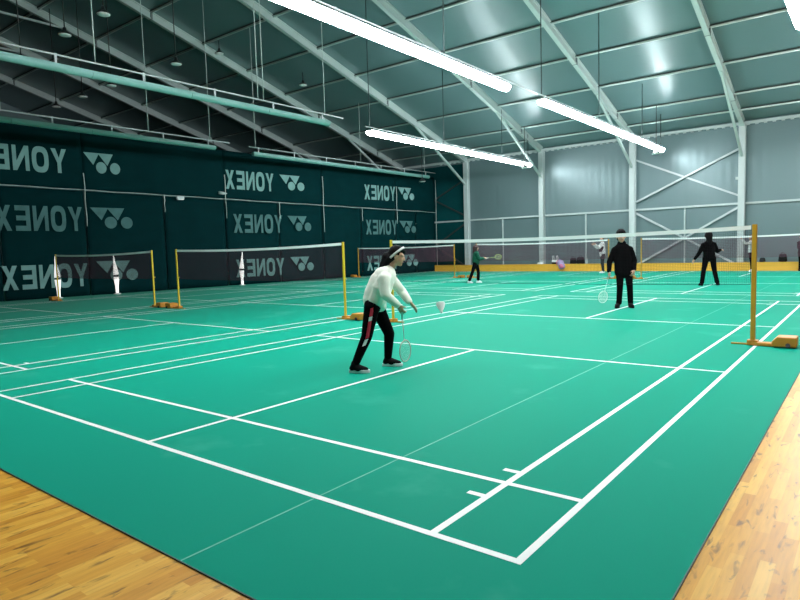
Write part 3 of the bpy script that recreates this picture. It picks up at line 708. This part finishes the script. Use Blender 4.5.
def person(label, loc, P):
    """P holds joints in a frame whose x is towards the picture's right and y away from the camera"""
    t = thing('person', label, 'person', loc, YAW, 'players and bystanders')
    s = P['s']; V = lambda k: Vector(P[k])
    F = V('face').normalized(); U = V('up').normalized(); U = (U-F*U.dot(F)).normalized(); Lf = U.cross(F); A = Matrix((F, Lf, U)).transposed()
    hc = V('head'); tl = (V('sl')-V('sr')).normalized()
    k = 1.0*s
    skin = P.get('skin', 'skin')
    kh = k*P.get('hs', 1.05)
    # one continuous body
    b = MB()
    b.ell(hc+U*0.030*kh-F*0.012*kh, (0.092*kh, 0.074*kh, 0.088*kh), A)
    b.ell(hc-U*0.030*kh+F*0.020*kh, (0.066*kh, 0.058*kh, 0.080*kh), A)
    b.ell(hc-U*0.088*kh+F*0.055*kh, (0.026*kh, 0.026*kh, 0.020*kh), A, 10, 6)
    b.cap(hc+F*0.080*kh+U*0.012*kh, hc+F*0.095*kh-U*0.024*kh, 0.009*kh, 0.014*kh)
    for sg in (-1, 1):
        b.ell(hc+Lf*(sg*0.076*kh)-F*0.006*kh-U*0.008*kh, (0.020*kh, 0.010*kh, 0.032*kh), A, 8, 6)
        b.cap(hc+F*0.074*kh+U*0.026*kh+Lf*sg*0.012*kh, hc+F*0.062*kh+U*0.026*kh+Lf*sg*0.048*kh, 0.012*kh, 0.010*kh)
    nb = V('neck')
    b.cap(hc-U*0.06*k-F*0.02*k, nb, 0.050*k, 0.056*k)
    pel = V('pelvis'); ch = nb.lerp(pel, 0.30)
    b.cap(nb.lerp(pel, 0.12), nb.lerp(pel, 0.45), 0.085*k, 0.095*k, tl, 1.45)
    b.cap(nb.lerp(pel, 0.45), nb.lerp(pel, 0.72), 0.095*k, 0.088*k, tl, 1.25)
    b.cap(nb.lerp(pel, 0.72), pel, 0.088*k, 0.105*k, tl, 1.35)
    for q in ('l', 'r'):
        sh, el, wr = V('s'+q), V('e'+q), V('w'+q)
        b.cap(nb.lerp(pel, 0.14), sh, 0.06*k, 0.052*k); b.cap(sh, el, 0.050*k, 0.038*k); b.cap(el, wr, 0.038*k, 0.024*k)
        hn = P['hand'+q]; hand(b, wr, hn[0], hn[1], hn[2], s*0.98, hn[3])
        hp, kn, an = V('h'+q), V('k'+q), V('a'+q)
        b.cap(hp, kn, 0.080*k, 0.052*k); b.cap(kn, an, 0.050*k, 0.032*k); b.cap(an, V('toe'+q)*0.55+V('heel'+q)*0.45+Vector((0, 0, 0.04*k)), 0.034*k, 0.028*k)
    fuse('body', b, skin, t, P.get('vox', 0.0085), 3)
    # face details
    for sg in (-1, 1):
        build('eye', MB().ell(hc+F*0.077*kh+U*0.012*kh+Lf*sg*0.030*kh, (0.006*kh, 0.010*kh, 0.005*kh), A, 10, 6), 'eye', t, True)
    build('mouth', MB().ell(hc+F*0.082*kh-U*0.056*kh, (0.008*kh, 0.022*kh, 0.006*kh), A, 10, 6), 'lip', t, True)
    # hair
    b = MB()
    b.ell(hc+U*0.042*kh-F*0.026*kh, (0.092*kh, 0.085*kh, 0.094*kh), A)
    b.ell(hc+U*0.080*kh+F*0.030*kh, (0.055*kh, 0.066*kh, 0.040*kh), A)
    b.ell(hc-U*0.010*kh-F*0.055*kh, (0.055*kh, 0.074*kh, 0.085*kh), A)
    for hr in P.get('hairx', ()):
        b.cap(*hr)
    fuse('hair', b, P.get('hair', 'hair'), t, 0.009, 3)
    # top garment
    b = MB(); g = P.get('loose', 1.0)
    hem = V('hem')
    b.cap(nb.lerp(hem, 0.15), nb.lerp(hem, 0.5), 0.112*k*g, 0.128*k*g, tl, 1.45)
    b.cap(nb.lerp(hem, 0.5), hem+(nb-hem).normalized()*0.10*k, 0.128*k*g, P.get('hemr', 0.135)*k*g, tl, 1.32)
    b.cap(nb-U*0.01*k, nb.lerp(hem, 0.2), 0.076*k, 0.095*k, tl, 1.25)
    for q in ('l', 'r'):
        sh, el, wr = V('s'+q), V('e'+q), V('w'+q)
        b.cap(nb.lerp(hem, 0.14), sh, 0.085*k*g, 0.070*k*g); b.cap(sh, el, 0.070*k*g, 0.057*k*g); b.cap(el, wr.lerp(el, 0.12), 0.058*k*g, 0.044*k*g)
    for e_ in P.get('topx', ()): b.cap(*e_)
    top = fuse('top', b, P['top'], t, 0.010, 5)
    # trousers
    b = MB(); pw = P.get('leg', 1.0)
    b.cap(pel+(nb-pel).normalized()*0.08*k, pel, 0.115*k, 0.122*k, tl, 1.30)
    for q in ('l', 'r'):
        hp, kn, an = V('h'+q), V('k'+q), V('a'+q)
        b.cap(pel.lerp(hp, 0.8), hp, 0.105*k, 0.100*k); b.cap(hp, kn, 0.096*k*pw, 0.068*k*pw); b.cap(kn, an+(kn-an).normalized()*0.02, 0.068*k*pw, P.get('cuff', 0.050)*k)
    tr = fuse('trousers', b, P['bottom'], t, 0.010, 5)
    for q in ('l', 'r'): shoe(t, V('heel'+q), V('toe'+q), s*1.12, P['shoe'], P['sole'])
    return t, top, tr, dict(F=F, U=U, L=Lf, hc=hc, A=A)

D = (0, 0, -1)
# girl in cream hoodie, stepping forward with both hands low
GO = (-3.35, 3.0, 0)
g, gtop, gtr, gi = person('girl in cream hoodie and black trousers with red side stripe, leaning forward to serve', GO, dict(
    s=0.94, hs=1.0, face=(0.97, -0.12, -0.20), up=(0.30, 0, 1), head=(0.283, 0, 1.292), neck=(0.185, 0, 1.145), pelvis=(0.0, 0.0, 0.76), hem=(-0.010, 0, 0.715),
    sr=(0.135, -0.155, 1.055), sl=(0.185, 0.150, 1.055), er=(0.140, -0.205, 0.875), el=(0.330, 0.185, 0.872), wr=(0.285, -0.165, 0.745), wl=(0.415, 0.10, 0.755),
    handr=((0.45, 0.05, -0.85), (0.3, 0.9, 0.2), (0.8, 0, 0.4), 0.9), handl=((0.70, -0.1, -0.75), (-0.5, -0.4, -0.6), (0.2, -0.9, 0.1), 0.35),
    hr=(-0.02, -0.085, 0.72), hl=(0.03, 0.085, 0.72), kr=(-0.085, -0.145, 0.400), kl=(0.165, 0.125, 0.395), ar=(-0.222, -0.17, 0.10), al=(0.140, 0.17, 0.095),
    heelr=(-0.297, -0.165, 0), toer=(-0.055, -0.20, 0), heell=(0.070, 0.17, 0), toel=(0.315, 0.15, 0),
    top='cream', bottom='black_cloth', shoe='shoe_black', sole='shoe_white', loose=1.06, hemr=0.122, cuff=0.050, leg=1.0, vox=0.007,
    hairx=[((0.17, 0.02, 1.29), (0.085, 0.02, 1.12), 0.06, 0.03), ((0.20, 0.0, 1.27), (0.135, 0, 1.17), 0.06, 0.045), ((0.165, 0.01, 1.20), (0.11, 0.0, 1.10), 0.05, 0.018), ((0.30, 0, 1.37), (0.345, 0, 1.345), 0.05, 0.04)],
    topx=[((0.06, 0, 1.03), (-0.01, 0, 0.88), 0.098, 0.098, (0, 1, 0), 1.25), ((0.09, 0, 1.10), (0.15, 0, 1.125), 0.075, 0.07, (0, 1, 0), 1.35), ((-0.035, 0, 0.82), (-0.035, 0, 0.775), 0.09, 0.085, (0, 1, 0), 1.25), ((0.0, -0.05, 0.76), (0.075, 0.02, 0.735), 0.09, 0.075)]))
F_, U_, L_, hc = gi['F'], gi['U'], gi['L'], gi['hc']
e1 = (F_*0.66+U_*0.75).normalized(); cen = hc+U_*0.034-F_*0.012
b = MB(); pts = [cen+e1*(0.106*math.cos(a))+L_*(0.088*math.sin(a)) for a in [2*math.pi*i/36 for i in range(36)]]
ax = L_.cross(e1).normalized(); vs = []; fs = []
for i, p in enumerate(pts):
    o = (p-cen).normalized()
    for da, do in ((-0.012, 0), (0.012, 0), (0.012, 0.007), (-0.012, 0.007)): vs.append(p+ax*da+o*do)
for i in range(36):
    for q in range(4): fs.append((4*i+q, 4*i+(q+1) % 4, 4*((i+1) % 36)+(q+1) % 4, 4*((i+1) % 36)+q))
tag(build('headband', b.add(vs, fs), 'white_cloth', g, True), 'white headband')
# red and white stripe down the outer side of the near leg
b = MB()
hip, kne, ank = Vector((-0.025, -0.085, 0.735)), Vector((-0.085, -0.145, 0.400)), Vector((-0.222, -0.17, 0.10))
def leg_pt(u):
    if u < 1: return hip.lerp(kne, u), 0.094*0.94*(1-u)+0.068*0.94*u
    u -= 1; return kne.lerp(ank, u), 0.068*0.94*(1-u)+0.050*0.94*u
def stripe_piece(u0, u1, k):
    b.cm = k; vs = []; n = 6; out = Vector((0.18, -1, 0)).normalized()
    for i in range(n+1):
        p, r = leg_pt(u0+(u1-u0)*i/n); wv = Vector((1, 0.18, 0.25)).normalized()
        c = p+out*(r*0.99)
        for sg in (-1, 0, 1): vs.append(c+wv*(sg*0.020)+out*(0.008 if sg == 0 else 0.0))
        for sg in (1, 0, -1): vs.append(c+wv*(sg*0.020)-out*0.025)
    fs = [tuple(range(5, -1, -1)), tuple(6*n+q for q in range(6))]
    for i in range(n):
        for q in range(6): fs.append((6*i+q, 6*i+(q+1) % 6, 6*i+6+(q+1) % 6, 6*i+6+q))
    b.add(vs, fs)
stripe_piece(0.02, 0.30, 0); stripe_piece(0.31, 0.45, 1); stripe_piece(0.46, 1.02, 0); stripe_piece(1.06, 1.30, 1)
tag(build('side_stripe', b, ['red', 'white_cloth'], gtr), 'red and white side stripe')
RY = Matrix.Rotation(YAW, 3, 'Z')
def W(o, p): return Vector(o)+RY @ Vector(p)
racket('pale pink racket pointing down from the girl\'s near hand', W(GO, (0.318, -0.150, 0.668)), RY @ Vector((0.06, 0.18, -0.98)), RY @ Vector((0.75, -0.65, 0)), 'racket_pink', 'string')

# man in black, facing the camera with a racket at his side
MO = (-3.02, 10.85, 0)
person('man in black sweater and black trousers standing behind the nearest net, facing the camera', MO, dict(
    s=1.0, hs=1.2, face=(-0.16, -1, -0.08), up=(0, 0, 1), head=(-0.092, -0.03, 1.520), neck=(-0.07, 0, 1.375), pelvis=(-0.015, 0, 0.86), hem=(-0.035, 0, 0.66),
    sr=(-0.215, 0, 1.235), sl=(0.105, 0, 1.240), er=(-0.320, 0.02, 0.990), el=(0.205, 0.02, 1.00), wr=(-0.365, -0.07, 0.770), wl=(0.150, -0.12, 0.800),
    handr=((-0.1, -0.15, -1), (0.9, 0.1, 0), (0, -1, 0), 0.9), handl=((-0.35, -0.1, -0.9), (-0.4, 0.9, 0), (-0.9, -0.3, 0), 0.6),
    hr=(-0.10, 0, 0.80), hl=(0.07, 0, 0.80), kr=(-0.115, -0.02, 0.43), kl=(0.098, -0.02, 0.42), ar=(-0.118, 0.02, 0.09), al=(0.120, 0.0, 0.09),
    heelr=(-0.105, 0.09, 0), toer=(-0.235, -0.13, 0), heell=(0.115, 0.07, 0), toel=(0.105, -0.20, 0),
    top='black_knit', bottom='black_cloth', shoe='shoe_black', sole='shoe_black', loose=1.04, hemr=0.132, skin='skin2', leg=0.95, cuff=0.058))
racket('racket with white head hanging from the man in black\'s hand, left of his legs', W(MO, (-0.375, -0.095, 0.690)), RY @ Vector((-0.30, -0.10, -0.93)), RY @ Vector((0.2, -1, 0.2)), 'racket_white', 'string')

# woman in black seen from behind on the back court
WO = (-2.84, 18.3, 0)
person('person all in black on the back court seen from behind, both arms held out', WO, dict(
    s=1.0, face=(0.25, 1, -0.1), up=(0, 0, 1), head=(-0.045, 0, 1.530), neck=(-0.035, 0, 1.36), pelvis=(-0.005, 0, 0.88), hem=(-0.005, 0, 0.78),
    sl=(-0.195, 0, 1.255), sr=(0.135, 0, 1.265), el=(-0.305, 0.05, 0.99), er=(0.262, 0.05, 1.045), wl=(-0.410, 0.12, 0.815), wr=(0.420, 0.16, 1.085),
    handl=((-0.4, 0.2, -0.9), (0.9, 0.2, -0.3), (0, 1, 0), 0.4), handr=((0.9, 0.3, 0.05), (0, 0.5, -0.9), (0, 0.7, 0.6), 0.7),
    hl=(-0.11, 0, 0.83), hr=(0.10, 0, 0.83), kl=(-0.163, 0.04, 0.44), kr=(0.180, 0.04, 0.43), al=(-0.225, 0, 0.09), ar=(0.245, 0, 0.09),
    heell=(-0.235, -0.07, 0), toel=(-0.235, 0.18, 0), heelr=(0.205, -0.06, 0), toer=(0.36, 0.13, 0),
    top='black_cloth', bottom='black_cloth', shoe='shoe_black', sole='shoe_black', loose=1.02, cuff=0.066, vox=0.010,
    hairx=[((-0.045, -0.05, 1.47), (-0.04, -0.07, 1.33), 0.095, 0.07), ((-0.045, -0.02, 1.535), (-0.045, -0.02, 1.555), 0.115, 0.112)]))

# player in green jacket
PO = (-11.2, 18.2, 0)
person('player in green jacket, black trousers and white shoes, holding a racket out', PO, dict(
    s=0.93, face=(0.95, 0.35, -0.1), up=(0, 0, 1), head=(0.130, 0, 1.375), neck=(0.125, 0, 1.215), pelvis=(0.10, 0, 0.80), hem=(0.105, 0, 0.74),
    sr=(0.125, -0.16, 1.13), sl=(0.155, 0.16, 1.13), er=(0.225, -0.20, 0.93), el=(0.245, 0.16, 0.93), wr=(0.415, -0.16, 0.955), wl=(0.40, 0.10, 0.96),
    handr=((0.95, 0.1, 0.05), (0, 0.9, -0.3), (0, 0.2, 1), 0.9), handl=((0.9, -0.2, 0), (0, -0.9, 0.1), (0, 0, 1), 0.5),
    hr=(0.07, -0.09, 0.77), hl=(0.13, 0.09, 0.77), kr=(-0.05, -0.10, 0.42), kl=(0.215, 0.10, 0.41), ar=(-0.175, -0.10, 0.09), al=(0.195, 0.10, 0.09),
    heelr=(-0.25, -0.10, 0), toer=(-0.03, -0.13, 0), heell=(0.12, 0.10, 0), toel=(0.35, 0.08, 0),
    top='green_cloth', bottom='black_cloth', shoe='shoe_white', sole='shoe_white', hair='hair_red', vox=0.010, loose=1.18, cuff=0.064,
    hairx=[((0.10, -0.01, 1.39), (0.055, -0.02, 1.19), 0.105, 0.075)]))
racket('racket with lime head held by the player in green', W(PO, (0.50, -0.155, 0.960)), RY @ Vector((1.0, 0.02, 0.085)), RY @ Vector((0.1, -1, 0.15)), 'racket_lime', 'string_lime')

# person in white top with arms up at the back wall
QO = (-9.05, 26.4, 0)
person('person in white top and dark grey trousers facing left, arms raised forward', QO, dict(
    s=1.0, face=(-1, -0.25, 0), up=(0, 0, 1), head=(-0.005, 0, 1.61), neck=(0.02, 0, 1.44), pelvis=(0.02, 0, 0.92), hem=(0.02, 0, 0.78),
    sl=(0.0, -0.18, 1.36), sr=(0.03, 0.18, 1.36), el=(-0.20, -0.22, 1.20), er=(-0.17, 0.20, 1.20), wl=(-0.35, -0.18, 1.36), wr=(-0.36, 0.12, 1.34),
    handl=((-0.8, 0.1, 0.5), (0, 0.9, 0.2), (0, 0.1, 1), 0.6), handr=((-0.8, 0, 0.5), (0, -0.9, 0.2), (0, 0, 1), 0.6),
    hl=(0.02, -0.09, 0.87), hr=(0.03, 0.09, 0.87), kl=(-0.03, -0.10, 0.46), kr=(0.06, 0.10, 0.46), al=(0.03, -0.10, 0.09), ar=(0.09, 0.10, 0.09),
    heell=(0.10, -0.10, 0), toel=(-0.16, -0.12, 0), heelr=(0.15, 0.10, 0), toer=(-0.10, 0.10, 0),
    top='white_cloth', bottom='grey_cloth', shoe='shoe_white', sole='shoe_white', vox=0.010, cuff=0.06))
t = thing('sling_bag', 'small black sling bag on the chest of the person in white', 'bag', W(QO, (-0.06, -0.20, 1.16)), YAW)
build('pouch', MB().cap((-0.08, 0, -0.07), (0.0, 0, 0.05), 0.085, 0.075, (1, 0, 0), 1.0), 'bag_black', t, True)
build('strap', MB().tube([(0.0, 0, 0.08), (0.05, 0.02, 0.2), (0.06, 0.10, 0.28)], 0.012, 6), 'bag_black', t, True)

# person in white top behind the near post, arm raised to the left
RO = (-3.05, 27.6, 0)
person('person in white top and black trousers behind the right net post, one arm raised', RO, dict(
    s=0.95, face=(-0.9, -0.45, 0.05), up=(0, 0, 1), head=(-0.01, 0, 1.47), neck=(0.01, 0, 1.30), pelvis=(0.03, 0, 0.83), hem=(0.03, 0, 0.76),
    sl=(-0.08, -0.14, 1.23), sr=(0.12, 0.14, 1.23), el=(-0.315, -0.16, 1.22), er=(0.21, 0.13, 1.02), wl=(-0.475, -0.16, 1.40), wr=(0.20, 0.02, 0.84),
    handl=((-0.5, 0, 0.85), (-0.3, 0.9, 0), (0.8, 0, 0.4), 0.2), handr=((-0.1, -0.4, -0.9), (-0.9, 0, 0), (0, -1, 0.2), 0.6),
    hl=(-0.03, -0.06, 0.79), hr=(0.09, 0.06, 0.79), kl=(-0.01, -0.08, 0.43), kr=(0.12, 0.08, 0.42), al=(0.03, -0.06, 0.09), ar=(0.20, 0.08, 0.09),
    heell=(0.09, -0.06, 0), toel=(-0.14, -0.12, 0), heelr=(0.25, 0.09, 0), toer=(0.02, 0.03, 0),
    top='white_cloth', bottom='black_cloth', shoe='shoe_white', sole='shoe_white', hair='hair_brown', vox=0.010, cuff=0.056))

# bystander in black cut by the right picture edge
SO = (-1.24, 28.15, 0)
person('bystander in black at the right picture edge, standing by the ledge', SO, dict(
    s=0.96, face=(-0.5, -0.9, -0.1), up=(0, 0, 1), head=(-0.04, -0.02, 1.42), neck=(-0.02, 0, 1.26), pelvis=(0, 0, 0.82), hem=(0, 0, 0.74),
    sr=(-0.18, -0.05, 1.19), sl=(0.17, 0.05, 1.19), er=(-0.22, -0.10, 0.98), el=(0.22, 0.03, 0.94), wr=(-0.06, -0.24, 1.06), wl=(0.20, -0.08, 0.76),
    handr=((0.7, -0.3, 0.5), (0.1, 0.9, 0), (0, 0.2, 1), 0.7), handl=((0, -0.2, -1), (-1, 0, 0), (0, -1, 0), 0.6),
    hr=(-0.08, 0, 0.78), hl=(0.08, 0, 0.78), kr=(-0.09, -0.03, 0.42), kl=(0.09, -0.02, 0.42), ar=(-0.09, 0, 0.09), al=(0.10, 0, 0.09),
    heelr=(-0.09, 0.07, 0), toer=(-0.13, -0.18, 0), heell=(0.10, 0.07, 0), toel=(0.13, -0.18, 0),
    top='black_cloth', bottom='black_cloth', shoe='shoe_black', sole='shoe_black', hair='hair_brown', vox=0.010))

# shuttlecock in the air in front of the girl
t = thing('shuttlecock', 'white feather shuttlecock in the air right of the girl', 'shuttlecock', W(GO, (0.76, -0.2, 0.68)), 0)
t.scale = (1.2, 1.2, 1.2)
ax = Vector((0.42, -0.50, -0.70)).normalized()
build('cork', MB().lathe((0, 0, 0), [(0.004, 0.028), (0.0105, 0.023), (0.0135, 0.012), (0.0135, 0.0), (0.012, -0.002)], 14, ax), 'cork', t, True)
b = MB(); a1 = ax.cross(Vector((0, 0, 1))).normalized(); a2 = ax.cross(a1)
for i in range(16):
    k = 2*math.pi*i/16; o = a1*math.cos(k)+a2*math.sin(k); tg = -a1*math.sin(k)+a2*math.cos(k)
    p = o*0.011; q = o*0.024-ax*0.03; r_ = o*0.034-ax*0.064; th = o*0.0008
    vs = []
    for c, w in ((p*1.2, 0.003), (q*1.2, 0.008), (q.lerp(r_, 0.5)*1.2, 0.0105), (r_*1.2, 0.0105)):
        vs += [c-tg*w-th, c+tg*w-th, c+tg*w+th, c-tg*w+th]
    fs = [(3, 2, 1, 0), (12, 13, 14, 15)]
    for m in range(3):
        for n in range(4): fs.append((4*m+n, 4*m+(n+1) % 4, 4*m+4+(n+1) % 4, 4*m+4+n))
    b.add(vs, fs)
build('feather_skirt', b, 'feather', t)
build('binding_thread', MB().tube([a1*(0.021*math.cos(k))+a2*(0.021*math.sin(k))-ax*0.024 for k in [2*math.pi*i/20 for i in range(20)]], 0.0012, 4, True), 'feather', t, True)

# ------------------------------------------------------------------ bags and bits on the ledge
def bag(x, y, z, w, d, h, col, label, name='sports_bag', rz=0.0, handle=True):
    t = thing(name, label, 'bag', (x, y, z), rz, 'bags on the ledge')
    b = MB(); r = min(d, h)*0.36
    for sx in (-1, 1):
        b.cap((sx*(w/2-r), 0, r*0.98), (sx*(w/2-r)*0.8, 0, h-r), r, r*0.92, (0, 1, 0), d/2/r)
    b.cap((-(w/2-r), 0, r), (w/2-r, 0, r), r, r, (0, 1, 0), d/2/r); b.cap((-(w/2-r)*0.8, 0, h-r), ((w/2-r)*0.8, 0, h-r), r*0.92, r*0.92, (0, 1, 0), d/2/r)
    b.box((-w/2+r, -d*0.3, r*0.5), (w/2-r, d*0.3, h-r*0.5))
    fuse('body', b, col, t, 0.012, 4)
    build('pocket', MB().box((-w*0.28, -d/2-0.02, h*0.12), (w*0.28, -d*0.3, h*0.55)), col, t, False, 0.015)
    if handle:
        build('handle', MB().tube([(-w*0.14, 0, h-0.02), (-w*0.12, 0, h+0.06), (w*0.12, 0, h+0.06), (w*0.14, 0, h-0.02)], 0.012, 6), col, t, True)
    return t
LZT = 0.376
bag(-11.42, 28.74, LZT, 0.36, 0.20, 0.33, 'bag_black', 'rounded black bag on the ledge right of the pink bag', 'backpack')
bag(-11.00-0.02, 28.74, LZT, 0.46, 0.20, 0.36, 'bag_black', 'square black bag on the ledge left of the thin wall upright')
bag(-1.99, 28.74, LZT, 0.34, 0.20, 0.36, 'bag_black', 'black backpack on the ledge near the right picture edge', 'backpack')
bag(-2.75, 28.74, LZT, 0.24, 0.18, 0.20, 'grey_cloth', 'dark grey pouch on the ledge just right of the right net post', 'pouch', 0, False)
t = thing('backpack', 'pink and lilac backpack slumped over the edge of the ledge', 'bag', (-12.05, 28.54, 0.22), 0.3, 'bags on the ledge')
b = MB(); b.cap((0.08, 0, 0.0), (0.0, 0, 0.26), 0.12, 0.11, (1, 0, 0), 1.5); b.cap((0.0, 0.02, 0.26), (-0.05, 0.06, 0.36), 0.10, 0.06, (1, 0, 0), 1.3)
fuse('body', b, 'bag_lilac', t, 0.012, 4)
build('front_pocket', MB().cap((0.08, -0.09, 0.0), (0.02, -0.08, 0.12), 0.06, 0.055, (1, 0, 0), 1.7), 'bag_pink', t, True)
build('strap', MB().tube([(-0.1, -0.05, 0.38), (-0.2, -0.08, 0.28), (-0.17, -0.08, 0.05)], 0.02, 6), 'bag_pink', t, True)
t = thing('tote_bag', 'white and black tote bag with upright handles on the ledge, left of the pink bag', 'bag', (-12.42, 28.74, LZT), 0, 'bags on the ledge')
build('body', MB().box((-0.18, -0.08, 0.0), (0.18, 0.08, 0.16)), 'bag_black', t, False, 0.03)
build('flap', MB().box((-0.17, -0.095, 0.10), (0.16, 0.085, 0.24)), 'white_cloth', t, False, 0.03)
for sx in (-0.12, 0.1):
    build('handle', MB().tube([(sx-0.05, 0, 0.22), (sx-0.03, 0, 0.44), (sx+0.03, 0, 0.46), (sx+0.05, 0, 0.22)], 0.022, 6), 'white_cloth', t, True)
t = thing('water_bottle', 'white water bottle on the ledge at the right of the square black bag', 'bottle', (-10.68, 28.74, LZT), 0)
build('body', MB().lathe((0, 0, 0), [(0.045, 0), (0.05, 0.02), (0.05, 0.24), (0.03, 0.28)], 14), 'white_steel', t, True); build('cap', MB().lathe((0, 0, 0.28), [(0.025, 0), (0.025, 0.05), (0.02, 0.055)], 12), 'white_steel', t, True)
t = thing('folded_towel', 'small folded white towel on the ledge left of the bags', 'towel', (-13.3, 28.74, LZT), 0)
build('lower_fold', MB().box((-0.15, -0.09, 0.0), (0.15, 0.09, 0.05)), 'white_cloth', t, True, 0.02); build('upper_fold', MB().box((-0.13, -0.085, 0.05), (0.14, 0.085, 0.10)), 'white_cloth', t, True, 0.02)
